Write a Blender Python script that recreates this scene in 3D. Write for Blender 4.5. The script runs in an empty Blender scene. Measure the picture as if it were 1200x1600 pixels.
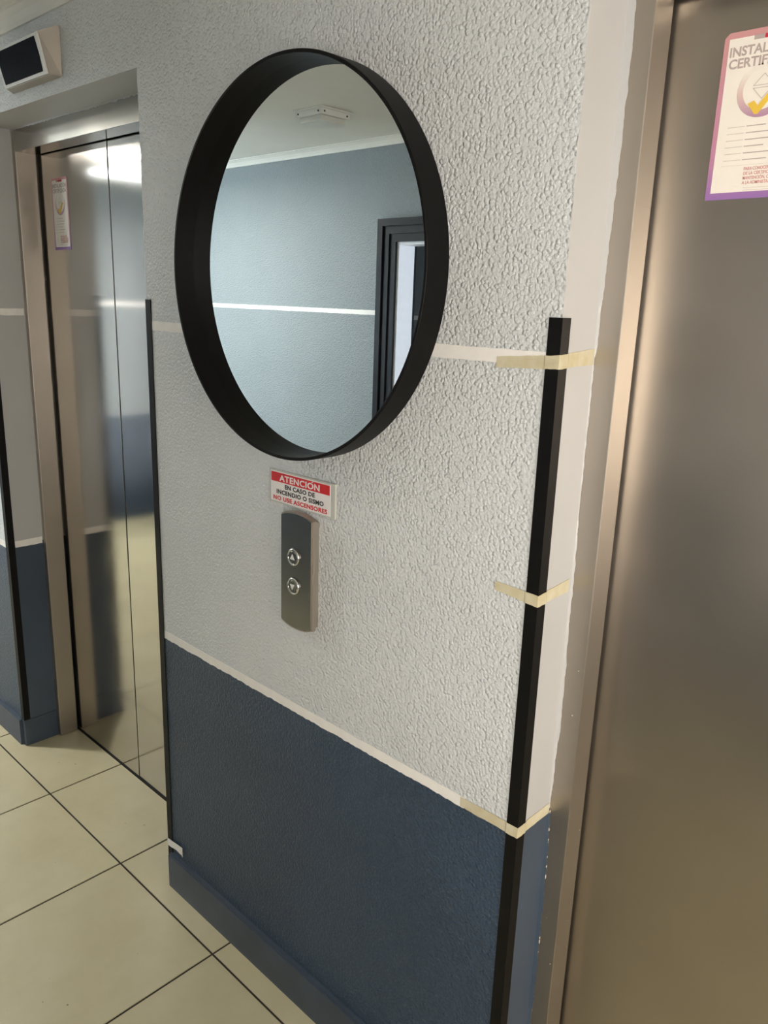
import bpy, bmesh, math, random
from mathutils import Vector, Matrix

random.seed(7)
sc = bpy.context.scene
col = sc.collection

# ------------------------------------------------------------------ camera
f_px = 1241.40
yaw, pitch, roll = 0.756676, -0.259281, 0.034377
CAM = Vector((1.6735, -0.9677, 1.5627))
fw = Vector((-math.sin(yaw) * math.cos(pitch), math.cos(yaw) * math.cos(pitch), math.sin(pitch)))
rt = Vector((math.cos(yaw), math.sin(yaw), 0))
up = rt.cross(fw)
r2 = rt * math.cos(roll) + up * math.sin(roll)
u2 = -rt * math.sin(roll) + up * math.cos(roll)
cam_data = bpy.data.cameras.new('camera')
cam = bpy.data.objects.new('camera', cam_data)
col.objects.link(cam)
cam.matrix_world = Matrix(((r2.x, u2.x, -fw.x, CAM.x), (r2.y, u2.y, -fw.y, CAM.y), (r2.z, u2.z, -fw.z, CAM.z), (0, 0, 0, 1)))
cam_data.sensor_fit = 'VERTICAL'
cam_data.sensor_height = 24.0
cam_data.lens = f_px / 1600 * 24.0
cam_data.clip_start = 0.02
sc.camera = cam

# ------------------------------------------------------------------ world, lights, exposure
world = bpy.data.worlds.new('sky'); sc.world = world
world.use_nodes = True
bg = world.node_tree.nodes['Background']
bg.inputs['Color'].default_value = (0.75, 0.86, 1.0, 1)
bg.inputs['Strength'].default_value = 1.2

def area(name, loc, target, sx, sy, watts, colour):
    l = bpy.data.lights.new(name, 'AREA'); l.shape = 'RECTANGLE'; l.size = sx; l.size_y = sy
    l.energy = watts; l.color = colour
    o = bpy.data.objects.new(name, l); col.objects.link(o)
    o.location = loc
    o.rotation_euler = (Vector(target) - Vector(loc)).to_track_quat('-Z', 'Y').to_euler()
    return o
# daylight standing in the windows: a warm one and an added warm fill behind the photographer, cool ones at the far end, one in the side room
area('daylight_warm', (2.70, -1.90, 1.32), (2.70, 0, 1.20), 1.52, 1.00, 55, (1.0, 0.90, 0.79))
area('added_daylight_end', (3.80, -0.85, 1.20), (0, -0.85, 1.20), 1.06, 1.68, 30, (1.0, 0.88, 0.75))  # added fill that brightens the opposite wall and floor; its window is made up
area('daylight_cool', (-2.52, 0.36, 1.45), (-2.52, -2, 1.45), 1.04, 1.08, 38, (0.76, 0.91, 1.0))
area('daylight_far', (-2.86, -1.90, 1.15), (-2.86, 0, 1.15), 0.86, 1.68, 45, (0.92, 0.97, 1.0))
area('daylight_side_room', (1.16, -2.25, 1.4), (-2, -2.25, 1.4), 0.68, 1.08, 26, (0.80, 0.88, 1.0))

sc.view_settings.view_transform = 'Standard'
sc.view_settings.look = 'None'
sc.view_settings.gamma = 1.0
sc.view_settings.use_curve_mapping = False
sc.view_settings.exposure = 0.44

# ------------------------------------------------------------------ dimensions
W = 1.08            # width of the middle pier
XL = -0.9395        # far side of the left niche
XR = 2.02           # right side of the right niche
D1L, D2L = 0.1142, 0.1844   # left: depth of frame face, depth of door
D1R, D2R = 0.0958, 0.1522   # right
ZLINT, ZH = 2.0209, 1.958
ZC = 2.235          # ceiling
YB = -1.70          # opposite wall
XE0, XE1 = -3.4, 3.6
LZ0, LZ1 = 0.7296, 0.7496   # lower stripe
UZ0, UZ1 = 1.4815, 1.5019   # upper stripe

# ------------------------------------------------------------------ material helpers
def new_mat(name):
    m = bpy.data.materials.new(name); m.use_nodes = True
    nt = m.node_tree
    return m, nt, nt.nodes['Principled BSDF']
def lk(nt, a, b): nt.links.new(a, b)
def tex_coord(nt, scale=(1, 1, 1)):
    tc = nt.nodes.new('ShaderNodeTexCoord'); mp = nt.nodes.new('ShaderNodeMapping')
    mp.inputs['Scale'].default_value = scale
    lk(nt, tc.outputs['Object'], mp.inputs['Vector'])
    return mp.outputs['Vector']
def noise(nt, vec, scale, detail=2.0, rough=0.5):
    n = nt.nodes.new('ShaderNodeTexNoise')
    n.inputs['Scale'].default_value = scale; n.inputs['Detail'].default_value = detail
    n.inputs['Roughness'].default_value = rough
    lk(nt, vec, n.inputs['Vector'])
    return n
def ramp(nt, fac, stops):
    r = nt.nodes.new('ShaderNodeValToRGB')
    e = r.color_ramp.elements
    while len(e) < len(stops): e.new(0.5)
    for i, (p, c) in enumerate(stops):
        e[i].position = p; e[i].color = (*c, 1) if len(c) == 3 else c
    lk(nt, fac, r.inputs['Fac'])
    return r
def math_node(nt, op, a, b):
    m = nt.nodes.new('ShaderNodeMath'); m.operation = op
    for i, v in enumerate((a, b)):
        if isinstance(v, (int, float)): m.inputs[i].default_value = v
        else: lk(nt, v, m.inputs[i])
    return m.outputs[0]
def plain(name, colour, rough=0.5, metal=0.0, var=0.06, scale=30.0, spec=0.5, bump=0.0, bscale=200.0):
    m, nt, b = new_mat(name)
    v = tex_coord(nt)
    n = noise(nt, v, scale, 3)
    lo = tuple(c * (1 - var) for c in colour); hi = tuple(min(1, c * (1 + var)) for c in colour)
    r = ramp(nt, n.outputs['Fac'], [(0.3, lo), (0.7, hi)])
    lk(nt, r.outputs['Color'], b.inputs['Base Color'])
    b.inputs['Roughness'].default_value = rough; b.inputs['Metallic'].default_value = metal
    b.inputs['Specular IOR Level'].default_value = spec
    if bump:
        n2 = noise(nt, v, bscale, 2)
        bp = nt.nodes.new('ShaderNodeBump'); bp.inputs['Strength'].default_value = bump; bp.inputs['Distance'].default_value = 0.002
        lk(nt, n2.outputs['Fac'], bp.inputs['Height']); lk(nt, bp.outputs['Normal'], b.inputs['Normal'])
    return m

LIGHT_PAINT = (0.65, 0.672, 0.68)
NAVY = (0.034, 0.060, 0.100)
def wall_paint(name, relief, light=LIGHT_PAINT, navy=NAVY, split=0.7396, rough=0.38):
    """two-tone painted stucco: pale grey above the lower stripe, navy below it"""
    m, nt, b = new_mat(name)
    v = tex_coord(nt)
    sep = nt.nodes.new('ShaderNodeSeparateXYZ'); lk(nt, v, sep.inputs[0])
    above = math_node(nt, 'GREATER_THAN', sep.outputs['Z'], split)
    big = noise(nt, v, 3.0, 3)
    rl = ramp(nt, big.outputs['Fac'], [(0.3, tuple(c * 0.96 for c in light)), (0.7, tuple(min(1, c * 1.04) for c in light))])
    rn = ramp(nt, big.outputs['Fac'], [(0.3, tuple(c * 0.9 for c in navy)), (0.7, tuple(c * 1.1 for c in navy))])
    mx = nt.nodes.new('ShaderNodeMix'); mx.data_type = 'RGBA'
    lk(nt, above, mx.inputs['Factor']); lk(nt, rn.outputs['Color'], mx.inputs['A']); lk(nt, rl.outputs['Color'], mx.inputs['B'])
    lk(nt, mx.outputs['Result'], b.inputs['Base Color'])
    b.inputs['Roughness'].default_value = rough
    if relief > 0:
        # splattered, rolled texture: round blobs of about 6 mm with finer grain between them
        nz = noise(nt, v, 90.0, 2.0)
        wv = nt.nodes.new('ShaderNodeVectorMath'); wv.operation = 'MULTIPLY_ADD'
        lk(nt, nz.outputs['Color'], wv.inputs[0]); wv.inputs[1].default_value = (0.006, 0.006, 0.006); lk(nt, v, wv.inputs[2])
        vo = nt.nodes.new('ShaderNodeTexVoronoi'); vo.feature = 'F1'; vo.inputs['Scale'].default_value = 165.0
        lk(nt, wv.outputs[0], vo.inputs['Vector'])
        sep2 = nt.nodes.new('ShaderNodeSeparateColor'); lk(nt, vo.outputs['Color'], sep2.inputs[0])
        blob = ramp(nt, vo.outputs['Distance'], [(0.0, (1, 1, 1)), (0.35, (0.8, 0.8, 0.8)), (0.75, (0, 0, 0))])
        h = math_node(nt, 'MULTIPLY', blob.outputs['Color'], math_node(nt, 'ADD', 0.3, sep2.outputs[0]))
        n1 = noise(nt, v, 340.0, 2.0, 0.6)
        h = math_node(nt, 'ADD', h, math_node(nt, 'MULTIPLY', n1.outputs['Fac'], 0.6))
        bp = nt.nodes.new('ShaderNodeBump'); bp.inputs['Strength'].default_value = relief; bp.inputs['Distance'].default_value = 0.0018
        lk(nt, h, bp.inputs['Height']); lk(nt, bp.outputs['Normal'], b.inputs['Normal'])
    else:
        n1 = noise(nt, v, 120.0, 2.0)
        bp = nt.nodes.new('ShaderNodeBump'); bp.inputs['Strength'].default_value = 0.12; bp.inputs['Distance'].default_value = 0.001
        lk(nt, n1.outputs['Fac'], bp.inputs['Height']); lk(nt, bp.outputs['Normal'], b.inputs['Normal'])
    return m

def brushed_steel(name, colour, rough, aniso=0.0, wavy=0.0, dents=0.0):
    m, nt, b = new_mat(name)
    v = tex_coord(nt)
    grain = noise(nt, tex_coord(nt, (25, 25, 2200)), 1.0, 3.0)
    blot = noise(nt, v, 6.0, 3)
    c = ramp(nt, blot.outputs['Fac'], [(0.3, tuple(x * 0.94 for x in colour)), (0.7, colour)])
    lk(nt, c.outputs['Color'], b.inputs['Base Color'])
    b.inputs['Metallic'].default_value = 1.0
    r = math_node(nt, 'ADD', rough - 0.04, math_node(nt, 'MULTIPLY', grain.outputs['Fac'], 0.03))
    r = math_node(nt, 'ADD', r, math_node(nt, 'MULTIPLY', blot.outputs['Fac'], 0.06))
    lk(nt, r, b.inputs['Roughness'])
    if aniso:
        b.inputs['Anisotropic'].default_value = aniso
        tg = nt.nodes.new('ShaderNodeTangent'); tg.direction_type = 'RADIAL'; tg.axis = 'Z'
        lk(nt, tg.outputs['Tangent'], b.inputs['Tangent'])
    if wavy:
        w = noise(nt, v, 5.0, 1.0)
        bp = nt.nodes.new('ShaderNodeBump'); bp.inputs['Strength'].default_value = wavy; bp.inputs['Distance'].default_value = 0.004
        lk(nt, w.outputs['Fac'], bp.inputs['Height'])
        lk(nt, bp.outputs['Normal'], b.inputs['Normal'])
    return m

M = {}
M['stucco'] = wall_paint('stucco_paint', 1.0)
M['smooth'] = wall_paint('smooth_paint_darkened', 0.0, light=(0.48, 0.48, 0.475), navy=(0.05, 0.072, 0.105))  # front wall paint again, its grey darkened to offset strong light on returns
M['backwall_shaded'] = wall_paint('shaded_wall_paint', 0.85, light=(0.225, 0.252, 0.264), navy=(0.034, 0.056, 0.09))  # same wall paint, darkened to stand for the weaker light on this side
M['ceiling'] = plain('ceiling_paint', (0.70, 0.69, 0.64), 0.7, var=0.03, scale=4)
M['cornice'] = plain('cornice_paint', (0.68, 0.665, 0.61), 0.6, var=0.03, scale=8)
M['base'] = plain('baseboard_paint', (0.050, 0.068, 0.098), 0.45, var=0.12, scale=14, bump=0.1, bscale=90)
M['white_paint'] = plain('white_stripe_paint', (0.86, 0.83, 0.79), 0.55, var=0.03, scale=40, bump=0.15, bscale=160)
M['black_metal'] = plain('black_coated_metal', (0.004, 0.0036, 0.0034), 0.5, spec=0.2, var=0.15, scale=60)
M['black_frame'] = plain('black_satin_frame', (0.0035, 0.0032, 0.003), 0.5, spec=0.15, var=0.2, scale=80, bump=0.05, bscale=500)
M['steel_door'] = brushed_steel('brushed_steel_door', (0.47, 0.425, 0.37), 0.34, aniso=0.5, wavy=0.08)
M['steel_door_left'] = brushed_steel('polished_brushed_steel_door', (0.56, 0.53, 0.485), 0.10, aniso=0.85, wavy=0.08)
M['steel_frame'] = brushed_steel('brushed_steel_frame', (0.47, 0.425, 0.37), 0.43, aniso=0.3, wavy=0.08)
M['steel_header'] = brushed_steel('polished_steel_header', (0.46, 0.44, 0.41), 0.13, wavy=0.05)
M['steel_panel'] = brushed_steel('brushed_steel_panel', (0.26, 0.255, 0.24), 0.24)
M['chrome'] = brushed_steel('polished_steel', (0.75, 0.74, 0.72), 0.12)
M['dark_gap'] = plain('dark_gap', (0.012, 0.011, 0.010), 0.8)
M['grout'] = plain('dark_grout', (0.035, 0.026, 0.018), 0.9, var=0.2, scale=40)
M['dark_trim'] = plain('black_door_wood', (0.006, 0.006, 0.008), 0.45, spec=0.2, var=0.2)
M['white_wood'] = plain('white_door_jamb', (0.78, 0.79, 0.83), 0.4, var=0.02)
M['plastic'] = plain('white_plastic', (0.70, 0.70, 0.67), 0.4, var=0.03)
M['sign_white'] = plain('sign_white', (0.80, 0.77, 0.75), 0.3, var=0.02)
M['sign_red'] = plain('sign_red', (0.62, 0.018, 0.022), 0.35, var=0.05)
M['sign_black'] = plain('sign_black', (0.02, 0.02, 0.025), 0.4)
M['sign_clear'] = plain('acrylic_edge', (0.55, 0.55, 0.50), 0.15, var=0.03)
M['paper'] = plain('certificate_paper', (0.84, 0.79, 0.72), 0.4, var=0.02)
M['paper_text'] = plain('certificate_grey_print', (0.46, 0.38, 0.36), 0.5)
M['paper_text_light'] = plain('certificate_pale_print', (0.60, 0.53, 0.48), 0.5)
M['paper_red'] = plain('certificate_red_print', (0.55, 0.03, 0.05), 0.5)
M['paper_pinkred'] = plain('certificate_faded_red_print', (0.62, 0.30, 0.28), 0.5)
M['paper_yellow'] = plain('certificate_yellow_print', (0.78, 0.52, 0.07), 0.5)
M['screen'] = plain('dark_display', (0.006, 0.008, 0.014), 0.6, spec=0.03, var=0.25, scale=90)
M['chip'] = plain('bare_plaster_chip', (0.70, 0.62, 0.52), 0.8, var=0.2, scale=200)

def mat_tile():
    m, nt, b = new_mat('beige_ceramic_tile')
    v = tex_coord(nt)
    oi = nt.nodes.new('ShaderNodeObjectInfo')
    n1 = noise(nt, v, 5.0, 4, 0.6)
    r1 = ramp(nt, n1.outputs['Fac'], [(0.3, (0.51, 0.455, 0.29)), (0.55, (0.56, 0.508, 0.34)), (0.75, (0.59, 0.545, 0.38))])
    n2 = noise(nt, v, 48.0, 1, 0.4)
    r2_ = ramp(nt, n2.outputs['Fac'], [(0.80, (0, 0, 0)), (0.82, (1, 1, 1))])
    mx = nt.nodes.new('ShaderNodeMix'); mx.data_type = 'RGBA'
    lk(nt, r2_.outputs['Color'], mx.inputs['Factor']); lk(nt, r1.outputs['Color'], mx.inputs['A'])
    mx.inputs['B'].default_value = (0.20, 0.17, 0.12, 1)
    hs = nt.nodes.new('ShaderNodeHueSaturation')
    lk(nt, math_node(nt, 'ADD', 0.96, math_node(nt, 'MULTIPLY', oi.outputs['Random'], 0.08)), hs.inputs['Value'])
    lk(nt, mx.outputs['Result'], hs.inputs['Color']); lk(nt, hs.outputs['Color'], b.inputs['Base Color'])
    b.inputs['Roughness'].default_value = 0.33
    return m
M['tile'] = mat_tile()

def mat_tape():
    m, nt, b = new_mat('yellowed_masking_tape')
    v = tex_coord(nt)
    n = noise(nt, v, 45.0, 3)
    r = ramp(nt, n.outputs['Fac'], [(0.3, (0.66, 0.58, 0.36)), (0.7, (0.78, 0.72, 0.54))])
    lk(nt, r.outputs['Color'], b.inputs['Base Color'])
    b.inputs['Roughness'].default_value = 0.55
    b.inputs['Alpha'].default_value = 0.72
    return m
M['tape'] = mat_tape()

def mat_border():
    # printed border running from pink at the top to violet at the foot
    m, nt, b = new_mat('certificate_border_print')
    v = tex_coord(nt)
    sep = nt.nodes.new('ShaderNodeSeparateXYZ'); lk(nt, v, sep.inputs[0])
    mr = nt.nodes.new('ShaderNodeMapRange'); mr.inputs['From Min'].default_value = -0.1; mr.inputs['From Max'].default_value = 0.1
    lk(nt, sep.outputs['Z'], mr.inputs['Value'])
    r = ramp(nt, mr.outputs['Result'], [(0.0, (0.30, 0.16, 0.42)), (0.25, (0.50, 0.23, 0.36)), (1.0, (0.60, 0.30, 0.30))])
    lk(nt, r.outputs['Color'], b.inputs['Base Color']); b.inputs['Roughness'].default_value = 0.4
    return m
M['border'] = mat_border()
def mat_ring():
    m, nt, b = new_mat('certificate_ring_print')
    v = tex_coord(nt)
    sep = nt.nodes.new('ShaderNodeSeparateXYZ'); lk(nt, v, sep.inputs[0])
    mr = nt.nodes.new('ShaderNodeMapRange'); mr.inputs['From Min'].default_value = -0.002; mr.inputs['From Max'].default_value = 0.058
    lk(nt, sep.outputs['Z'], mr.inputs['Value'])
    r = ramp(nt, mr.outputs['Result'], [(0.0, (0.45, 0.26, 0.38)), (0.45, (0.68, 0.50, 0.46)), (0.85, (0.82, 0.76, 0.69))])
    lk(nt, r.outputs['Color'], b.inputs['Base Color']); b.inputs['Roughness'].default_value = 0.4
    return m
M['ring'] = mat_ring()
def mat_mirror():
    m, nt, b = new_mat('mirror_glass')
    v = tex_coord(nt)
    n = noise(nt, v, 2.0, 1)
    r = ramp(nt, n.outputs['Fac'], [(0.3, (0.82, 0.86, 0.865)), (0.7, (0.83, 0.87, 0.875))])
    lk(nt, r.outputs['Color'], b.inputs['Base Color'])
    b.inputs['Metallic'].default_value = 1.0; b.inputs['Roughness'].default_value = 0.0
    return m
M['mirror'] = mat_mirror()
def mat_pane():
    m, nt, b = new_mat('window_glass')
    nt.nodes.remove(b)
    out = nt.nodes['Material Output']
    t = nt.nodes.new('ShaderNodeBsdfTransparent'); g = nt.nodes.new('ShaderNodeBsdfGlossy'); g.inputs['Roughness'].default_value = 0.02
    mx = nt.nodes.new('ShaderNodeMixShader')
    fr = nt.nodes.new('ShaderNodeFresnel'); fr.inputs['IOR'].default_value = 1.3
    lk(nt, fr.outputs[0], mx.inputs[0]); lk(nt, t.outputs[0], mx.inputs[1]); lk(nt, g.outputs[0], mx.inputs[2])
    lk(nt, mx.outputs[0], out.inputs['Surface'])
    return m
M['pane'] = mat_pane()
def mat_lamp(strength, colour, name='lit_lamp_diffuser'):
    m, nt, b = new_mat(name)
    b.inputs['Base Color'].default_value = (0.8, 0.8, 0.78, 1)
    b.inputs['Emission Color'].default_value = (*colour, 1); b.inputs['Emission Strength'].default_value = strength
    return m
M['lamp_on'] = mat_lamp(620.0, (1.0, 0.96, 0.89))
M['tube_on'] = mat_lamp(10.0, (0.88, 0.95, 1.0), 'lit_tube_cover')
M['lamp_off'] = plain('unlit_lamp_diffuser', (0.62, 0.62, 0.58), 0.3, var=0.03)

# ------------------------------------------------------------------ mesh helpers
def link(name, bm, mat, parent=None, smooth=False, normals=True):
    if normals: bmesh.ops.recalc_face_normals(bm, faces=bm.faces)
    me = bpy.data.meshes.new(name); bm.to_mesh(me); bm.free()
    for mm in (mat if isinstance(mat, (list, tuple)) else [mat]): me.materials.append(M[mm])
    if smooth:
        for p in me.polygons: p.use_smooth = True
    o = bpy.data.objects.new(name, me); col.objects.link(o)
    if parent: o.parent = parent
    return o
def empty(name, loc=(0, 0, 0), parent=None):
    o = bpy.data.objects.new(name, None); col.objects.link(o); o.location = loc
    o.empty_display_size = 0.1
    if parent: o.parent = parent
    return o
def tag(o, label, cat, group=None):
    o['label'] = label; o['category'] = cat
    if group: o['group'] = group
    return o
def structure(o, label=None):
    o['kind'] = 'structure'
    if label: o['label'] = label
    return o
def add_box(bm, x0, x1, y0, y1, z0, z1, mi=0):
    vs = [bm.verts.new(p) for p in ((x0, y0, z0), (x1, y0, z0), (x1, y1, z0), (x0, y1, z0), (x0, y0, z1), (x1, y0, z1), (x1, y1, z1), (x0, y1, z1))]
    fs = []
    for q in ((0, 3, 2, 1), (4, 5, 6, 7), (0, 1, 5, 4), (1, 2, 6, 5), (2, 3, 7, 6), (3, 0, 4, 7)):
        f = bm.faces.new([vs[i] for i in q]); f.material_index = mi; fs.append(f)
    return fs
def box(name, x0, x1, y0, y1, z0, z1, mat, parent=None, bevel=0.0):
    bm = bmesh.new(); add_box(bm, x0, x1, y0, y1, z0, z1)
    if bevel: bmesh.ops.bevel(bm, geom=bm.edges[:], offset=bevel, segments=2, affect='EDGES', profile=0.6)
    return link(name, bm, mat, parent)
def boxes(name, L, mat, parent=None):
    bm = bmesh.new()
    for b in L: add_box(bm, *b)
    return link(name, bm, mat, parent)
def prism(bm, pts2, y0, y1):
    """pts2 in (x, z), extruded in y from y0 (front) to y1"""
    a = [bm.verts.new((x, y0, z)) for x, z in pts2]; b = [bm.verts.new((x, y1, z)) for x, z in pts2]
    bm.faces.new(a); bm.faces.new(b[::-1])
    n = len(pts2)
    for i in range(n): bm.faces.new((a[i], b[i], b[(i + 1) % n], a[(i + 1) % n]))
def ribbon(name, path, ztop, zbot, mat, parent=None, thick=0.0006, rag=0.0, rag_bot=None, step=0.004, mat2=None, split=None, ends=0.0):
    """strip that follows a plan path of (x, y); ztop/zbot are functions of the arc length fraction"""
    seg = [(Vector((*path[i], 0)), Vector((*path[i + 1], 0))) for i in range(len(path) - 1)]
    L = [(b - a).length for a, b in seg]; tot = sum(L)
    samples = []; acc = 0
    for (a, b), l in zip(seg, L):
        n = max(1, int(l / step))
        d = (b - a).normalized(); nrm = Vector((d.y, -d.x, 0))
        for k in range(n + 1):
            if k == 0 and samples: continue
            samples.append((a.lerp(b, k / n), nrm, (acc + l * k / n) / tot))
        acc += l
    bm = bmesh.new(); rows = []
    rb = rag if rag_bot is None else rag_bot
    wt = wb = 0
    for p, nrm, s in samples:
        wt = 0.6 * wt + random.uniform(-rag, rag); wb = 0.6 * wb + random.uniform(-rb, rb)
        zt = ztop(s) + wt; zb = zbot(s) + wb
        o = p + nrm * thick
        rows.append([bm.verts.new((o.x, o.y, zt)), bm.verts.new((o.x, o.y, zb)), bm.verts.new((p.x, p.y, zb)), bm.verts.new((p.x, p.y, zt))])
    for r, q in zip(rows, rows[1:]):
        for i in range(4): bm.faces.new((r[i], r[(i + 1) % 4], q[(i + 1) % 4], q[i]))
    bm.faces.new(rows[0]); bm.faces.new(rows[-1][::-1])
    return link(name, bm, mat, parent)
def const(z): return lambda s: z
def lerp(a, b): return lambda s: a + (b - a) * s
def text_mesh(name, body, size, mat, parent, loc, width=None, align='CENTER', bold=0.0, spacing=1.0):
    """lettering as a flat mesh standing in the xz plane, facing -y"""
    cu = bpy.data.curves.new(name, 'FONT'); cu.body = body; cu.size = size; cu.align_x = align
    cu.offset = bold; cu.space_character = spacing; cu.fill_mode = 'BOTH'; cu.extrude = 0.0001; cu.resolution_u = 4
    t = bpy.data.objects.new(name + '_curve', cu); col.objects.link(t)
    dg = bpy.context.evaluated_depsgraph_get(); dg.update()
    me = bpy.data.meshes.new_from_object(t.evaluated_get(dg)); me.name = name
    bpy.data.objects.remove(t); bpy.data.curves.remove(cu)
    xs = [v.co.x for v in me.vertices]
    sx = 1.0
    if width: sx = width / (max(xs) - min(xs))
    for v in me.vertices:
        x, y, z = v.co; v.co = (x * sx, -z, y)
    me.materials.clear(); me.materials.append(M[mat])
    o = bpy.data.objects.new(name, me); col.objects.link(o); o.location = loc
    o.parent = parent
    return o
def lathe_y(bm, prof, n, cx=0, cz=0, closed=False):
    """revolve (radius, y) profile about the y axis"""
    rings = []
    for r, y in prof:
        rings.append([bm.verts.new((cx + r * math.cos(2 * math.pi * k / n), y, cz + r * math.sin(2 * math.pi * k / n))) for k in range(n)])
    pairs = list(zip(rings, rings[1:])) + ([(rings[-1], rings[0])] if closed else [])
    for a, b in pairs:
        for k in range(n): bm.faces.new((a[k], a[(k + 1) % n], b[(k + 1) % n], b[k]))
    return rings

# ------------------------------------------------------------------ floor with single tiles
T, TX, TY = 0.4511, -0.6096, -0.0643
floor = structure(box('floor', XE0 - 0.05, XE1 + 0.05, -2.75, 0.40, -0.06, -0.0025, 'grout'), 'beige tiled corridor floor with dark grout')
gap = 0.0058
tile_cache = {}
def tile_mesh(w, d):
    k = (round(w, 4), round(d, 4))
    if k not in tile_cache:
        bm = bmesh.new(); add_box(bm, 0, w, 0, d, -0.009, 0.0)
        es = [e for e in bm.edges if all(v.co.z > -0.001 for v in e.verts)]
        bmesh.ops.bevel(bm, geom=es, offset=0.0009, segments=1, affect='EDGES')
        bmesh.ops.recalc_face_normals(bm, faces=bm.faces)
        me = bpy.data.meshes.new('floor_tile'); bm.to_mesh(me); bm.free(); me.materials.append(M['tile'])
        tile_cache[k] = me
    return tile_cache[k]
def tiles(xa, xb, ya, yb):
    i0 = math.floor((xa - TX) / T); i1 = math.ceil((xb - TX) / T)
    j0 = math.floor((ya - TY) / T); j1 = math.ceil((yb - TY) / T)
    for i in range(i0, i1):
        for j in range(j0, j1):
            x0 = max(xa, TX + i * T + gap / 2); x1 = min(xb, TX + (i + 1) * T - gap / 2)
            y0 = max(ya, TY + j * T + gap / 2); y1 = min(yb, TY + (j + 1) * T - gap / 2)
            if x1 - x0 < 0.01 or y1 - y0 < 0.01: continue
            o = bpy.data.objects.new('floor_tile', tile_mesh(x1 - x0, y1 - y0)); col.objects.link(o)
            o.location = (x0, y0, 0); o.parent = floor
tiles(XE0, XE1, -2.7, 0.26)

# ------------------------------------------------------------------ ceiling and cornices
structure(box('ceiling', XE0 - 0.1, XE1 + 0.1, -2.8, 0.4, ZC, ZC + 0.08, 'ceiling'), 'off-white plaster ceiling')
def cornice(name, x0, x1, y, zlow, s, label):
    """cove moulding against a wall at y; s = -1 when it runs out towards -y"""
    h = ZC - zlow
    prof = [(0, zlow), (s * 0.006, zlow), (s * 0.009, zlow + h * 0.25), (s * 0.018, zlow + h * 0.6), (s * 0.030, zlow + h * 0.85), (s * 0.036, zlow + h * 0.9), (s * 0.036, ZC), (0, ZC)]
    bm = bmesh.new()
    a = [bm.verts.new((x0, y + p, z)) for p, z in prof]; b = [bm.verts.new((x1, y + p, z)) for p, z in prof]
    bm.faces.new(a); bm.faces.new(b[::-1]); n = len(prof)
    for i in range(n): bm.faces.new((a[i], b[i], b[(i + 1) % n], a[(i + 1) % n]))
    return structure(link(name, bm, 'cornice'), label)
cornice('trim_1', XE0, XE1, 0.0, 2.1975, -1, 'cream plaster cornice above the elevator wall')
cornice('trim_2', XE0, XE1, YB, 2.205, 1, 'cream plaster cornice above the opposite wall')

# ------------------------------------------------------------------ elevator wall: piers, lintels
def pier(name, x0, x1, depth_l, depth_r, label, rag_l=False, rag_r=False):
    """pier with a textured front (material 0) and smooth returns (material 1); edges a little uneven"""
    bm = bmesh.new(); st = 0.012
    n = int(ZC / st)
    rows = []
    for k in range(n + 1):
        z = ZC * k / n
        j0 = random.uniform(-0.0012, 0.0012) if rag_l and z < ZLINT else 0
        j1 = random.uniform(-0.0014, 0.0014) if rag_r else 0
        rows.append([bm.verts.new(p) for p in ((x0, depth_l, z), (x0, 0.003, z), (x0 + j0, 0, z), (x0 + 0.003, 0, z), (x1 - 0.003, 0, z), (x1 + j1, 0, z), (x1, 0.003, z), (x1, depth_r, z))])
    for a, b in zip(rows, rows[1:]):
        for i, mi in ((0, 1), (1, 1), (2, 0), (3, 0), (4, 0), (5, 1), (6, 1)):
            f = bm.faces.new((a[i], a[i + 1], b[i + 1], b[i])); f.material_index = mi
        f = bm.faces.new((a[7], a[0], b[0], b[7])); f.material_index = 1
    bm.faces.new(rows[0]); bm.faces.new(rows[-1][::-1])
    return structure(link(name, bm, ['stucco', 'smooth']), label)
wall_center = pier('wall_center', 0, W, 0.30, 0.30, 'textured pier between the elevators, pale grey over navy', True, True)
# far pier with the cool window in it
bm = bmesh.new()
for b in ((XE0, -3.04, 0, 0.30, 0, ZC), (-2.0, XL, 0, 0.30, 0, ZC), (-3.04, -2.0, 0, 0.30, 0, 0.91), (-3.04, -2.0, 0, 0.30, 1.99, ZC)):
    for f in add_box(bm, *b): f.material_index = 0 if abs(f.calc_center_median().y) < 1e-5 else 1
wall_left = structure(link('wall_left', bm, ['stucco', 'smooth']), 'far pier left of the left elevator, pale grey over navy')
wall_right = structure(boxes('wall_right', [(XR, XE1, 0, 0.30, 0, ZC)], 'stucco'), 'wall right of the right elevator')
for nm, x0, x1, lb in (('wall_over_left_elevator', XL, 0.0, 'pale grey lintel wall above the left elevator'), ('wall_over_right_elevator', W, XR, 'pale grey lintel wall above the right elevator')):
    bm = bmesh.new()
    for f in add_box(bm, x0, x1, 0.0, 0.30, ZLINT, ZC): f.material_index = 0 if abs(f.calc_center_median().y) < 1e-5 else 1
    structure(link(nm, bm, ['stucco', 'smooth']), lb)
for nm, x0, x1 in (('wall_dark_backing_left', XL, 0.0), ('wall_dark_backing_right', W, XR)):
    structure(box(nm, x0, x1, 0.27, 0.299, 0, ZLINT, 'dark_gap'), 'black backing added behind the closed doors to darken the gaps')  # black sheet added so the gaps round the doors look dark

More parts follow.
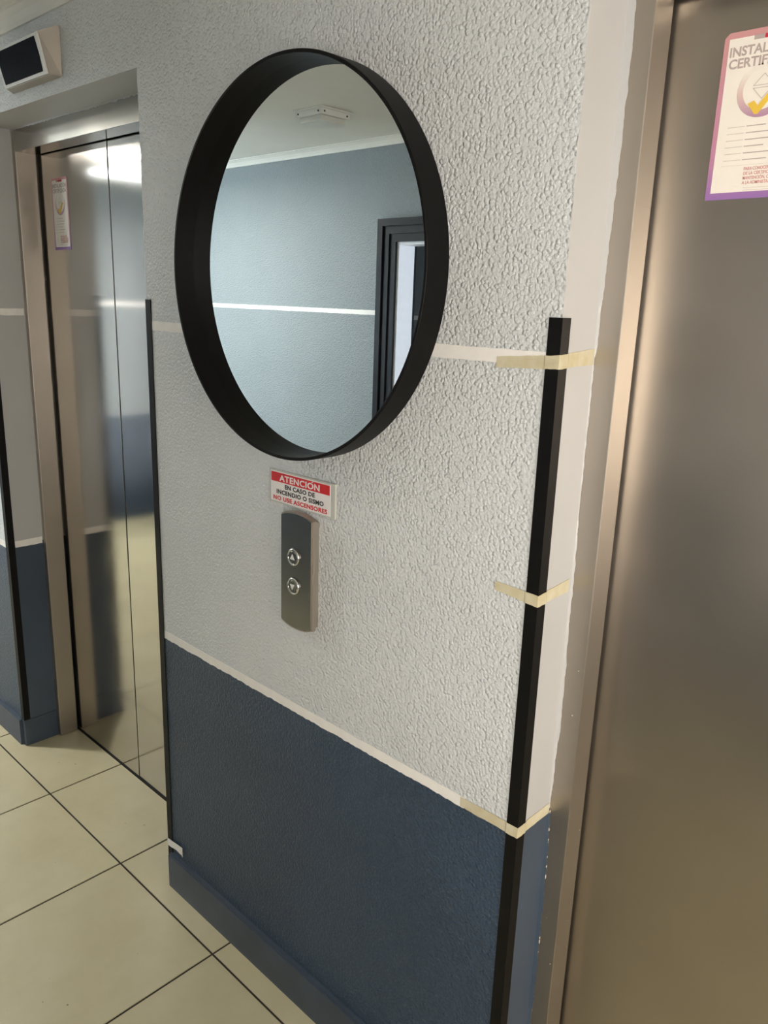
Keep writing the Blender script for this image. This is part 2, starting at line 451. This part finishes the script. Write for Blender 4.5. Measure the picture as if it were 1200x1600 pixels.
# opposite wall with doorway and warm window
DX0, DX1, DZ = -0.80, 0.02, 1.812
WX0, WX1, WZ0, WZ1 = 1.92, 3.48, 0.80, 1.84
VX0, VX1, VZ0, VZ1 = -3.30, -2.42, 0.30, 2.0
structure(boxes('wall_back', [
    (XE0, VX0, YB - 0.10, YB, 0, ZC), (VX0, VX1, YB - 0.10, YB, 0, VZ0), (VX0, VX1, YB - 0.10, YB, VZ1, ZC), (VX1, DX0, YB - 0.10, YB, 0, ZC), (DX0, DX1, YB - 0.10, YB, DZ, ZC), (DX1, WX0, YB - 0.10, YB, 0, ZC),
    (WX0, WX1, YB - 0.10, YB, 0, WZ0), (WX0, WX1, YB - 0.10, YB, WZ1, ZC), (WX1, XE1, YB - 0.10, YB, 0, ZC)], 'backwall_shaded'),
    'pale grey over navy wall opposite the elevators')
structure(box('wall_end_left', XE0 - 0.1, XE0, YB - 0.1, 0.30, 0, ZC, 'backwall_shaded'), 'far end wall of the corridor')
structure(boxes('wall_end_right', [(XE1, XE1 + 0.1, YB - 0.10, -1.40, 0, ZC), (XE1, XE1 + 0.1, -0.30, 0.30, 0, ZC), (XE1, XE1 + 0.1, -1.40, -0.30, 0, 0.35), (XE1, XE1 + 0.1, -1.40, -0.30, 2.05, ZC)], 'backwall_shaded'), 'near end wall of the corridor')
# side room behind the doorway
structure(box('wall_side_room_left', -2.3, -2.2, -2.7, YB - 0.1, 0, ZC, 'backwall_shaded'), 'left wall of the side room')
structure(box('wall_side_room_back', -2.3, 1.1, -2.8, -2.7, 0, ZC, 'backwall_shaded'), 'far wall of the side room')
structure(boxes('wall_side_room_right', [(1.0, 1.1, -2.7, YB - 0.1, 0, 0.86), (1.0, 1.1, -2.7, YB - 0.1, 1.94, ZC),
    (1.0, 1.1, -2.7, -2.59, 0.86, 1.94), (1.0, 1.1, -1.91, YB - 0.1, 0.86, 1.94)], 'backwall_shaded'), 'window wall of the side room')

# windows: frame and pane
def window_y(name, x0, x1, z0, z1, y, label):
    w = structure(empty(name, ((x0 + x1) / 2, y, z0)), label)
    t = 0.045; xm = (x0 + x1) / 2
    def rel(b): return (b[0] - xm, b[1] - xm, b[2] - y, b[3] - y, b[4] - z0, b[5] - z0)
    boxes('window_frame', [rel(b) for b in ((x0, x1, y - 0.02, y + 0.02, z0, z0 + t), (x0, x1, y - 0.02, y + 0.02, z1 - t, z1), (x0, x0 + t, y - 0.02, y + 0.02, z0 + t, z1 - t), (x1 - t, x1, y - 0.02, y + 0.02, z0 + t, z1 - t), (xm - 0.02, xm + 0.02, y - 0.02, y + 0.02, z0 + t, z1 - t))], 'white_wood', w)
    for a, b in ((x0 + t, xm - 0.02), (xm + 0.02, x1 - t)):
        box('pane', *rel((a, b, y - 0.003, y + 0.003, z0 + t, z1 - t)), 'pane', w)
window_y('window_1', -3.04, -2.0, 0.91, 1.99, 0.26, 'white framed window past the far pier')
window_y('window_2', WX0, WX1, WZ0, WZ1, YB - 0.07, 'white framed window in the opposite wall')
window_y('window_4', VX0, VX1, VZ0, VZ1, YB - 0.07, 'tall white framed window at the far end of the opposite wall')
def window_x(name, x, y0, y1, z0, z1, label):
    w = structure(empty(name, (x, (y0 + y1) / 2, z0)), label)
    h, t, H = (y1 - y0) / 2, 0.045, z1 - z0
    boxes('window_frame', [(-0.02, 0.02, -h, h, 0, t), (-0.02, 0.02, -h, h, H - t, H), (-0.02, 0.02, -h, -h + t, t, H - t), (-0.02, 0.02, h - t, h, t, H - t), (-0.02, 0.02, -0.02, 0.02, t, H - t)], 'white_wood', w)
    for a, b in ((-h + t, -0.02), (0.02, h - t)): box('pane', -0.003, 0.003, a, b, t, H - t, 'pane', w)
window_x('window_3', 1.05, -2.59, -1.91, 0.86, 1.94, 'white framed window of the side room')
window_x('window_5_added', XE1 + 0.06, -1.40, -0.30, 0.35, 2.05, 'added tall white framed window, made up to light the near end of the corridor')  # made-up window to carry the added end daylight

# doorway in the opposite wall: black moulded casing, white jamb
d3 = structure(empty('door_3', ((DX0 + DX1) / 2, YB, 0)), 'doorway with a black moulded casing and white jamb, seen in the mirror')
dxm = (DX0 + DX1) / 2
cw = 0.095
steps = [(0.0, 0.030, 0.030), (0.030, 0.062, 0.020), (0.062, cw, 0.012)]   # from the outer edge inwards
L = []
for a, b, t in steps:
    L.append((DX0 - cw + a - dxm, DX0 - cw + b - dxm, -0.0, t, 0, DZ + cw - a))
    L.append((DX1 + cw - b - dxm, DX1 + cw - a - dxm, -0.0, t, 0, DZ + cw - a))
    L.append((DX0 - cw + b - dxm, DX1 + cw - b - dxm, -0.0, t, DZ + cw - b, DZ + cw - a))
boxes('casing', L, 'dark_trim', d3)
boxes('jamb', [(DX0 - dxm, DX0 - dxm + 0.012, -0.10, 0.0, 0, DZ - 0.012), (DX1 - dxm - 0.012, DX1 - dxm, -0.10, 0.0, 0, DZ - 0.012), (DX0 - dxm, DX1 - dxm, -0.10, 0.0, DZ - 0.012, DZ)], 'white_wood', d3)
boxes('door_stop', [(DX0 - dxm - 0.004, DX0 - dxm + 0.013, -0.112, -0.10, 0, DZ), (DX1 - dxm - 0.013, DX1 - dxm + 0.004, -0.112, -0.10, 0, DZ)], 'dark_trim', d3)

# ------------------------------------------------------------------ baseboards
def baseboard(name, x0, x1, y_out, h, label, side=None):
    bm = bmesh.new()
    add_box(bm, x0, x1, -y_out, 0.0, 0, h)
    es = [e for e in bm.edges if all(v.co.y < -y_out + 1e-4 and v.co.z > h - 1e-4 for v in e.verts)]
    bmesh.ops.bevel(bm, geom=es, offset=0.004, segments=2, affect='EDGES')
    return structure(link(name, bm, 'base'), label)
baseboard('baseboard_center', 0.014, W - 0.006, 0.013, 0.101, 'navy baseboard of the pier under the mirror')
baseboard('baseboard_left', XE0, -0.957, 0.012, 0.098, 'navy baseboard of the far pier front')
baseboard('baseboard_right', XR, XE1, 0.013, 0.101, 'navy baseboard right of the right elevator')
structure(box('baseboard_left_return', -0.965, XL + 0.004, -0.003, D1L, 0, 0.098, 'base', None, 0.002), 'navy baseboard on the return beside the left elevator')
structure(box('baseboard_back', DX1 + cw, XE1, YB, YB + 0.013, 0, 0.1, 'base'), 'navy baseboard along the opposite wall')

# ------------------------------------------------------------------ elevators
def elevator(name, x0, x1, wl, wr, d1, d2, split, label, near_gap, door_mat):
    """frame inside the niche x0..x1: architrave faces at depth d1, jamb returns to the doors at depth d2"""
    root = structure(empty(name, ((x0 + x1) / 2, d1, 0)), label)
    ox, oy = (x0 + x1) / 2, d1
    def B(nm, a, b, c, d, e, f, mt, bev=0.0015, par=None):
        return box(nm, a - ox, b - ox, c - oy, d - oy, e, f, mt, par or root, bev)
    B('jamb', x0 + 0.0005, x0 + wl, d1, d2 - near_gap, 0.002, ZLINT - 0.001, 'steel_frame')
    B('jamb', x1 - wr, x1 - 0.0005, d1, d2 - near_gap, 0.002, ZLINT - 0.001, 'steel_frame')
    B('header', x0 + wl, x1 - wr, d1, d2 - near_gap, ZH, ZLINT - 0.001, 'steel_header')
    B('door_panel', x0 + 0.004, split - 0.0012, d2, d2 + 0.03, 0.007, ZLINT - 0.004, door_mat, 0.0012)
    B('door_panel', split + 0.0012, x1 - 0.004, d2 + 0.0015, d2 + 0.0315, 0.007, ZLINT - 0.004, door_mat, 0.0012)
    B('sill_gap_dark', x0 + 0.002, x1 - 0.002, d2 - 0.004, d2 + 0.05, -0.002, 0.0015, 'dark_gap', 0)  # dark strip standing for the shade in the gap under the doors
    return root
elev_l = elevator('door_1', XL, 0.0, 0.0218, 0.0218, D1L, D2L, -0.493, 'closed brushed steel elevator doors left of the mirror pier', 0.008, 'steel_door_left')
elev_r = elevator('door_2', W, XR, 0.0385, 0.0385, D1R, D2R, 1.55, 'closed brushed steel elevator doors at the right edge', 0.008, 'steel_door')

# ragged paint and plaster where the walls meet the steel
smear = [(1.95, 10.3), (1.877, 10.5), (1.81, 9.7), (1.72, 7.9), (1.635, 6.0), (1.547, 4.0), (1.483, 1.5), (1.36, 1.2), (1.26, 1.0), (1.157, 3.0), (1.08, 3.0), (0.99, 5.3), (0.90, 5.3), (0.83, 3.0), (0.748, 1.5), (0.656, 5.5), (0.565, 6.7), (0.456, 6.8), (0.343, 6.9), (0.284, 5.6), (0.0, 5.0)]
def smear_w(z):
    for (za, wa), (zb, wb) in zip(smear, smear[1:]):
        if zb <= z <= za: return (wb + (wa - wb) * (z - zb) / (za - zb)) / 1000
    return 0.0095
def paint_edge(x, y, parent, fn, ztop):
    bm = bmesh.new(); rows = []; w = 0
    n = int(ztop / 0.004)
    for k in range(n + 1):
        z = ztop * k / n
        w = 0.7 * w + random.uniform(-0.0007, 0.0007)
        e = max(0.0008, fn(z) + w)
        rows.append([bm.verts.new(p) for p in ((x, y - 0.0022, z), (x + e, y - 0.0006, z), (x + e, y + 0.0002, z), (x, y + 0.0002, z))])
    for a, b in zip(rows, rows[1:]):
        for i in range(4): bm.faces.new((a[i], a[(i + 1) % 4], b[(i + 1) % 4], b[i]))
    bm.faces.new(rows[0]); bm.faces.new(rows[-1][::-1])
    return link('paint_edge', bm, 'smooth', parent)
paint_edge(W, D1R, wall_center, smear_w, ZLINT)
paint_edge(XL, D1L, wall_left, lambda z: 0.002, ZLINT)
# chips of bare plaster along the navy part of that edge
for k in range(14):
    z = random.choice((random.uniform(0.56, 0.74), random.uniform(0.60, 0.72), random.uniform(0.30, 0.72)))
    bm = bmesh.new(); r = random.uniform(0.0006, 0.0016)
    bmesh.ops.create_icosphere(bm, subdivisions=1, radius=r, matrix=Matrix.Translation((W + smear_w(z), D1R - 0.0006, z)) @ Matrix.Diagonal((0.7, 0.5, random.uniform(1.2, 3.2), 1)))
    link('plaster_chip', bm, 'chip', wall_center)
# specks of dried paint on the right frame
for k in range(12):
    z = random.uniform(0.30, 1.20); bm = bmesh.new()
    if k % 2: p = (W + random.uniform(0.014, 0.034) - (W + XR) / 2, 0.0, z)
    else: p = (W + 0.0385 - (W + XR) / 2, random.uniform(0.006, 0.046), z)
    bmesh.ops.create_icosphere(bm, subdivisions=1, radius=random.uniform(0.0006, 0.0012), matrix=Matrix.Translation(p))
    link('paint_speck', bm, 'chip', elev_r)
# smear under the lintel on the left header
lint = bpy.data.objects['wall_over_left_elevator']
ribbon('paint_edge', [(XL, D1L), (0.0, D1L)], const(ZLINT), const(ZLINT - 0.004), 'smooth', lint, 0.0012, 0.0, 0.0012)

# ------------------------------------------------------------------ white stripes between the paint colours
def stripe(path, z0, z1, label, rb=0.0006, th=0.0009):
    o = ribbon('masking_tape', path, const(z1), const(z0), 'white_paint', None, th, 0.0004, rb, 0.005)
    return tag(o, label, 'tape')
stripe([(0.0205, -0.0001), (1.0595, -0.0001)], UZ0, UZ1, 'upper white tape stripe crossing the pier behind the round mirror')
stripe([(0.0205, -0.0001), (0.972, -0.0001)], LZ0, LZ1, 'lower white tape stripe between pale grey and navy on the mirror pier', 0.0011)
stripe([(XL + 0.0001, 0.021), (XL + 0.0001, D1L - 0.003)], UZ0, UZ1, 'upper white tape stripe on the return left of the left elevator')
stripe([(XL + 0.0001, 0.021), (XL + 0.0001, D1L - 0.003)], LZ0, LZ1 + 0.002, 'lower white tape stripe above navy on the return left of the left elevator')
stripe([(-1.98, -0.0001), (XL - 0.021, -0.0001)], LZ0, LZ1, 'lower white tape stripe on the front of the far left pier')
stripe([(-1.98, -0.0001), (XL - 0.021, -0.0001)], UZ0, UZ1, 'upper white tape stripe on the front of the far left pier')
stripe([(DX0 - cw - 0.002, YB + 0.0001), (VX1 + 0.01, YB + 0.0001)], 1.500, 1.521, 'white tape stripe on the opposite wall, reflected in the mirror beside the black door')
stripe([(DX0 - cw - 0.002, YB + 0.0001), (VX1 + 0.01, YB + 0.0001)], LZ0, LZ1, 'lower white tape stripe on the opposite wall past the black door')
stripe([(XE0 + 0.0001, YB + 0.01), (XE0 + 0.0001, -0.05)], UZ0 - 0.01, UZ1, 'white tape stripe on the far end wall, reflected in the left elevator doors')
stripe([(-2.19, -2.6999), (0.98, -2.6999)][::-1], 1.46, 1.485, 'white tape stripe in the side room seen through the black door')

# ------------------------------------------------------------------ black corner trims
def corner_trim(x, s, z0, z1, label):
    """L-shaped angle on an outer corner; s = +1: the corner faces right, -1: faces left"""
    leg, t = 0.0195, 0.0022
    pts = [(x + s * t, -t), (x - s * leg, -t), (x - s * leg, -0.0002), (x + s * 0.0002, -0.0002), (x + s * 0.0002, leg), (x + s * t, leg)]
    bm = bmesh.new()
    a = [bm.verts.new((px, py, z0)) for px, py in pts]; b = [bm.verts.new((px, py, z1)) for px, py in pts]
    bm.faces.new(a); bm.faces.new(b[::-1])
    for i in range(6): bm.faces.new((a[i], a[(i + 1) % 6], b[(i + 1) % 6], b[i]))
    o = link('corner_trim', bm, 'black_metal')
    return tag(o, label, 'trim', 'black corner trims on the pier edges')
corner_trim(W, 1, 0.03, 1.5488, 'tall black corner trim taped to the pier edge beside the right elevator')
corner_trim(0.0, -1, 0.080, 1.5488, 'thin black corner trim on the pier edge beside the left elevator doors')
corner_trim(XL, 1, 0.099, 1.5488, 'black corner trim at the left border on the far pier')

# ------------------------------------------------------------------ yellowed tapes that hold the trims
TH = 0.0028
def taped(front_x, zf1, zf0, zc1, zc0, ze1, ze0, yend, label):
    """tape from the pier front over the right-hand corner trim onto the return"""
    tot = (W - front_x) + 0.004 + yend
    s1 = (W - front_x + 0.0025) / tot
    def zt(s): return zf1 + (zc1 - zf1) * s / s1 if s < s1 else zc1 + (ze1 - zc1) * (s - s1) / (1 - s1)
    def zb(s): return zf0 + (zc0 - zf0) * s / s1 if s < s1 else zc0 + (ze0 - zc0) * (s - s1) / (1 - s1)
    path = [(front_x, -0.0011), (W - 0.0225, -0.0013), (W - 0.0195, -0.0026), (W + 0.0026, -0.0026), (W + 0.0026, 0.0195), (W + 0.0006, 0.024), (W + 0.0004, yend)]
    o = ribbon('masking_tape', path, zt, zb, 'tape', None, 0.0005, 0.0003, 0.0005, 0.004)
    return tag(o, label, 'tape')
taped(0.977, 1.4905, 1.4745, 1.499, 1.4800, 1.5060, 1.4830, 0.094, 'topmost yellowed tape holding the tall black trim, level with the mirror')
taped(1.003, 1.1500, 1.1360, 1.1481, 1.1300, 1.1540, 1.1330, 0.086, 'yellowed tape around the middle of the tall black trim')
taped(0.964, 0.7480, 0.7300, 0.7500, 0.7310, 0.7500, 0.7300, 0.094, 'lowest yellowed tape on the tall black trim where grey meets navy')
# peeling bit at the foot of the left trim
bm = bmesh.new(); rows = []
for k in range(13):
    s = k / 12
    x = -0.0028 + 0.078 * s; y = -0.0030 - 0.003 * s; zt = 0.137 + 0.012 * s; zb = zt - 0.021 - 0.003 * math.sin(9 * s) * s - (0.006 if k == 12 else 0)
    rows.append([bm.verts.new(p) for p in ((x, y - 0.0005, zt), (x, y - 0.0005, zb), (x, y, zb), (x, y, zt))])
for a, b in zip(rows, rows[1:]):
    for i in range(4): bm.faces.new((a[i], a[(i + 1) % 4], b[(i + 1) % 4], b[i]))
bm.faces.new(rows[0]); bm.faces.new(rows[-1][::-1])
tag(link('masking_tape', bm, 'white_paint'), 'short loose white tape end at the foot of the thin black trim', 'tape')

# ------------------------------------------------------------------ round mirror
mx, mz, mr, md = 0.5398, 1.6130, 0.3382, 0.052
mir = tag(empty('round_mirror', (mx, 0, mz - mr)), 'round wall mirror in a deep black cylindrical frame', 'mirror')
bm = bmesh.new(); N = 192
lathe_y(bm, [(mr, -0.0018), (mr, -md + 0.001), (mr - 0.001, -md), (mr - 0.005, -md), (mr - 0.006, -md + 0.001), (mr - 0.006, -0.0018)], N, 0, mr, True)
fr = link('mirror_frame', bm, 'black_frame', mir, True)
mod = fr.modifiers.new('edge', 'EDGE_SPLIT'); mod.split_angle = math.radians(40)
bm = bmesh.new()
ring = lathe_y(bm, [(mr - 0.0062, -0.0105), (mr - 0.0062, -0.003)], N, 0, mr)
bm.faces.new(ring[0]); bm.faces.new(ring[1][::-1])
link('mirror_glass', bm, 'mirror', mir)

# ------------------------------------------------------------------ warning sign
sx0, sx1, sz0, sz1 = 0.4485, 0.6400, 1.1705, 1.2370
sxm = (sx0 + sx1) / 2; sw = sx1 - sx0; sh = sz1 - sz0
sign = tag(empty('warning_sign', (sxm, 0, sz0)), 'small red and white ATENCIÓN fire warning sign below the mirror', 'sign')
box('backing', -sw / 2, sw / 2, -0.0045, -0.0003, 0, sh, 'sign_clear', sign, 0.0008)
box('face_sheet', -sw / 2 + 0.005, sw / 2 - 0.012, -0.0052, -0.0045, 0.003, sh - 0.003, 'sign_white', sign)
tcx = -0.0035
box('red_band', -sw / 2 + 0.007, sw / 2 - 0.014, -0.0056, -0.0052, sh - 0.0235, sh - 0.005, 'sign_red', sign)
text_mesh('lettering', 'ATENCION', 0.0165, 'sign_white', sign, (tcx, -0.0058, sh - 0.0204), width=0.118, bold=0.0005, spacing=1.08)
bm = bmesh.new(); prism(bm, [(0.0305, sh - 0.0079), (0.0335, sh - 0.0079), (0.0370, sh - 0.0056), (0.0338, sh - 0.0056)], -0.0059, -0.0057); link('accent', bm, 'sign_white', sign)
text_mesh('lettering', 'EN CASO DE', 0.0118, 'sign_black', sign, (tcx, -0.0055, sh - 0.0348), width=0.088, bold=0.0004, spacing=1.1)
text_mesh('lettering', 'INCENDIO O SISMO', 0.0118, 'sign_black', sign, (tcx, -0.0055, sh - 0.0470), width=0.138, bold=0.0004, spacing=1.1)
text_mesh('lettering', 'NO USE ASCENSORES', 0.0118, 'sign_red', sign, (tcx, -0.0055, sh - 0.0600), width=0.158, bold=0.0004, spacing=1.1)

# ------------------------------------------------------------------ call panel
px0, px1, pz0, pz1 = 0.5040, 0.5965, 0.9380, 1.1590
pxm = (px0 + px1) / 2; pw = px1 - px0; ph = pz1 - pz0
call = tag(empty('call_panel', (pxm, 0, pz0)), 'narrow brushed steel elevator call panel with two round buttons', 'button panel')
def arched(w, h, sag, inset=0.0):
    w2 = w / 2 - inset; pts = []
    n = 14
    for k in range(n + 1):
        x = -w2 + 2 * w2 * k / n; pts.append((x, 0 + inset - sag * (1 - (x / w2) ** 2)))
    for k in range(n + 1):
        x = w2 - 2 * w2 * k / n; pts.append((x, h - inset + sag * (1 - (x / w2) ** 2)))
    return pts
bm = bmesh.new(); prism(bm, arched(pw, ph, 0.009, 0.004), -0.010, -0.0003); link('back_box', bm, 'steel_frame', call)
bm = bmesh.new(); prism(bm, arched(pw, ph, 0.009), -0.0212, -0.010)
es = [e for e in bm.edges if all(v.co.y < -0.0211 for v in e.verts)]
bmesh.ops.bevel(bm, geom=es, offset=0.0022, segments=2, affect='EDGES')
link('side_band', bm, 'steel_frame', call)
bm = bmesh.new(); prism(bm, arched(pw, ph, 0.0085, 0.0024), -0.0220, -0.0208)
link('face_plate', bm, 'steel_panel', call)
for zc, d in ((1.0785 - pz0, 1), (1.0190 - pz0, -1)):
    cxb = 0.5455 - pxm
    bm = bmesh.new()
    lathe_y(bm, [(0.0175, -0.0219), (0.0175, -0.0245), (0.0160, -0.0262), (0.0140, -0.0262), (0.0128, -0.0240), (0.0128, -0.0219)], 40, cxb, zc, True)
    rg = link('button_ring', bm, 'chrome', call, True)
    bm = bmesh.new()
    r = lathe_y(bm, [(0.0126, -0.0219), (0.0126, -0.0252), (0.0112, -0.0262)], 32, cxb, zc)
    bm.faces.new(r[-1]); bm.faces.new(r[0][::-1])
    bt = link('button', bm, 'steel_panel', call)
    bm = bmesh.new(); prism(bm, [(cxb - 0.0065, zc - 0.0042 * d), (cxb + 0.0065, zc - 0.0042 * d), (cxb, zc + 0.0065 * d)], -0.0270, -0.0262)
    link('arrow', bm, 'plastic', bt)

# ------------------------------------------------------------------ floor indicator above the left elevator
ind = tag(empty('floor_indicator', (-0.481, 0, 2.052)), 'boxy floor indicator with a dark tilted display above the left elevator', 'indicator')
xb0, xb1, xf0, xf1 = -0.141, 0.143, -0.123, 0.123
zb0, zb1 = 0.0, 0.111
yft, yfb, zft, zfb = -0.046, -0.026, 0.091, 0.005
bm = bmesh.new()
q = [(xb0, -0.0005, zb0), (xb1, -0.0005, zb0), (xb1, -0.0005, zb1), (xb0, -0.0005, zb1), (xf0, yfb, zfb), (xf1, yfb, zfb), (xf1, yft, zft), (xf0, yft, zft)]
v = [bm.verts.new(p) for p in q]
for fidx in ((0, 3, 2, 1), (4, 5, 6, 7), (0, 1, 5, 4), (1, 2, 6, 5), (2, 3, 7, 6), (3, 0, 4, 7)): bm.faces.new([v[i] for i in fidx])
bmesh.ops.bevel(bm, geom=bm.edges[:], offset=0.002, segments=2, affect='EDGES')
link('housing', bm, 'steel_frame', ind)
fn = Vector((0, -(zft - zfb), (yft - yfb))).normalized()
if fn.y > 0: fn = -fn
def face_pt(u, w, off):
    p = Vector((xf0 + (xf1 - xf0) * u, yfb + (yft - yfb) * w, zfb + (zft - zfb) * w)) + fn * off
    return p
def slab(name, u0, u1, w0, w1, o0, o1, mat, parent, bow=0.0):
    bm = bmesh.new(); n = 10
    lo, hi = [], []
    outline = [(u0 + (u1 - u0) * k / n, w0) for k in range(n)] + [(u1 + bow * math.sin(math.pi * k / n), w0 + (w1 - w0) * k / n) for k in range(n)] + [(u1 - (u1 - u0) * k / n, w1) for k in range(n)] + [(u0 - bow * math.sin(math.pi * k / n), w1 - (w1 - w0) * k / n) for k in range(n)]
    a = [bm.verts.new(face_pt(u, w, o0)) for u, w in outline]; b = [bm.verts.new(face_pt(u, w, o1)) for u, w in outline]
    bm.faces.new(a); bm.faces.new(b[::-1]); m = len(a)
    for i in range(m): bm.faces.new((a[i], b[i], b[(i + 1) % m], a[(i + 1) % m]))
    return link(name, bm, mat, parent)
slab('bezel', 0.005, 0.995, 0.01, 0.99, -0.001, 0.003, 'plastic', ind, 0.004)
slab('display', 0.055, 0.93, 0.09, 0.92, 0.003, 0.0045, 'screen', ind, 0.012)

# ------------------------------------------------------------------ certificates on the doors
def certificate(x0, z0, y, w, h, label):
    c = tag(empty('certificate', (x0 + w / 2, y, z0 + h / 2)), label, 'certificate', 'certificates stuck on the elevator doors')
    bm = bmesh.new(); k = 0.006
    prism(bm, [(-w / 2, -h / 2), (w / 2, -h / 2), (w / 2, h / 2 - k), (w / 2 - k, h / 2), (-w / 2 + k, h / 2), (-w / 2, h / 2 - k)], -0.0006, -0.0001)
    link('border', bm, 'border', c)
    box('sheet', -w / 2 + 0.0065, w / 2 - 0.0065, -0.0009, -0.0006, -h / 2 + 0.0085, h / 2 - 0.0075, 'paper', c)
    y1 = -0.0011
    box('header_tag', -0.019, -0.006, -0.0012, -0.0009, h / 2 - 0.0125, h / 2 - 0.0075, 'paper_text', c)
    box('header_tag', -0.006, 0.019, -0.0012, -0.0009, h / 2 - 0.0125, h / 2 - 0.0075, 'paper_red', c)
    text_mesh('lettering', 'INSTALACIÓN', 0.0155, 'paper_text', c, (0, y1, h / 2 - 0.0285), width=w - 0.018, bold=0.0004)
    text_mesh('lettering', 'CERTIFICADA', 0.0155, 'paper_text', c, (0, y1, h / 2 - 0.0425), width=w - 0.018, bold=0.0004)
    # ring with a tick inside
    rc = 0.028; bm = bmesh.new(); n = 48
    ro, ri = 0.0315, 0.0245
    a = [(ro * math.cos(2 * math.pi * i / n), rc + ro * math.sin(2 * math.pi * i / n)) for i in range(n)]
    b = [(ri * math.cos(2 * math.pi * i / n), rc + 0.0016 + ri * math.sin(2 * math.pi * i / n)) for i in range(n)]
    va = [bm.verts.new((x, -0.0012, z)) for x, z in a]; vb = [bm.verts.new((x, -0.0012, z)) for x, z in b]
    for i in range(n): bm.faces.new((va[i], va[(i + 1) % n], vb[(i + 1) % n], vb[i]))
    link('ring', bm, 'ring', c)
    # house-like arrow outline in the middle of the ring
    bm = bmesh.new()
    def bar(p, q_, t):
        d = Vector((q_[0] - p[0], q_[1] - p[1])).normalized(); nn = Vector((-d.y, d.x)) * t / 2
        vs = [bm.verts.new((p[0] + nn.x, -0.0012, p[1] + nn.y)), bm.verts.new((p[0] - nn.x, -0.0012, p[1] - nn.y)), bm.verts.new((q_[0] - nn.x, -0.0012, q_[1] - nn.y)), bm.verts.new((q_[0] + nn.x, -0.0012, q_[1] + nn.y))]
        bm.faces.new(vs)
    bar((-0.012, 0.034), (0.012, 0.034), 0.001); bar((-0.012, 0.034), (0, 0.047), 0.001); bar((0.012, 0.034), (0, 0.047), 0.001)
    bar((-0.012, 0.031), (0.012, 0.031), 0.001); bar((-0.012, 0.031), (0, 0.018), 0.001); bar((0.012, 0.031), (0, 0.018), 0.001)
    link('arrow_mark', bm, 'paper_text_light', c)
    bm = bmesh.new()
    tick = [(-0.0165, 0.0135), (-0.0085, 0.0165), (-0.0035, 0.0105), (0.0150, 0.0330), (0.0215, 0.0300), (-0.0025, 0.0005), (-0.0065, 0.0005)]
    prism(bm, tick, -0.0016, -0.0012); link('tick', bm, 'paper_yellow', c)
    # lines of small print
    for i in range(6):
        z = -0.0125 - 0.0080 * i
        ln = 0.024 + 0.006 * ((i * 5) % 3)
        box('print_line', -0.038, -0.016, -0.0011, -0.0009, z - 0.0004, z + 0.0004, 'paper_text_light', c)
        box('print_line', -0.014, -0.014 + ln, -0.0011, -0.0009, z - 0.0006, z + 0.0006, 'paper_text', c)
    box('print_line', -0.040, 0.040, -0.0011, -0.0009, -0.0592, -0.0589, 'paper_text_light', c)
    for i, t in enumerate(('PARA CONOCER MÁS', 'DE LA CERTIFICACIÓN Y', 'MANTENCIÓN, CONSULTE', 'A LA ADMINISTRACIÓN')):
        text_mesh('lettering', t, 0.0054, 'paper_pinkred', c, (-0.010, y1, -0.0655 - 0.0056 * i), width=(0.040, 0.050, 0.050, 0.046)[i], align='LEFT', bold=0.0001)
    for i in range(2): box('print_line', -0.008, 0.034, -0.0011, -0.0009, -0.0872 - 0.0028 * i, -0.0867 - 0.0028 * i, 'paper_text_light', c)
    return c
certificate(1.1905, 1.7075, D2R - 0.0003, 0.113, 0.200, 'pink-bordered certificate with a yellow tick on the right elevator door')
certificate(-0.8430, 1.6810, D2L - 0.0003, 0.106, 0.205, 'violet-edged certificate on the left elevator doors, smaller in view')

# ------------------------------------------------------------------ ceiling lamps
def ceiling_lamp(x, y, on, label):
    c = tag(empty('ceiling_light', (x, y, ZC)), label, 'light')
    s = 0.078
    box('base_plate', -s, s, -s, s, -0.006, -0.0005, 'plastic', c, 0.001)
    box('housing', -s + 0.006, s - 0.006, -s + 0.006, s - 0.006, -0.026, -0.006, 'plastic', c, 0.002)
    box('diffuser', -s + 0.016, s - 0.016, -s + 0.016, s - 0.016, -0.046, -0.026, 'lamp_on' if on else 'lamp_off', c, 0.004)
    if on:   # deep rim added round the diffuser to keep its light off the walls
        e, g = s - 0.006, s - 0.0155
        boxes('rim', [(-e, e, g, e, -0.052, -0.026), (-e, e, -e, -g, -0.052, -0.026), (g, e, -g, g, -0.052, -0.026), (-e, -g, -g, g, -0.052, -0.026)], 'plastic', c)
    for sx_, sy_ in ((1, 1), (1, -1), (-1, 1), (-1, -1)):
        for a, b in ((sx_ * (s - 0.022), sy_ * (s - 0.006)), (sx_ * (s - 0.006), sy_ * (s - 0.022))):
            bm = bmesh.new()
            bmesh.ops.create_uvsphere(bm, u_segments=8, v_segments=5, radius=0.0035, matrix=Matrix.Translation((a, b, -0.016)))
            link('screw', bm, 'dark_gap', c)
    return c
ceiling_lamp(-0.745, -1.21, False, 'square unlit ceiling lamp with small screws, seen in the round mirror')
ceiling_lamp(-1.95, -0.82, True, 'lit square ceiling lamp in front of the far left pier')
bat = tag(empty('batten_light', (-2.75, -0.95, ZC)), 'lit white batten lamp on the ceiling at the far end of the corridor', 'light')
box('housing', -0.030, 0.030, -0.36, 0.36, -0.025, -0.0005, 'plastic', bat, 0.004)
box('tube_cover', -0.016, 0.016, -0.33, 0.33, -0.045, -0.025, 'tube_on', bat, 0.007)
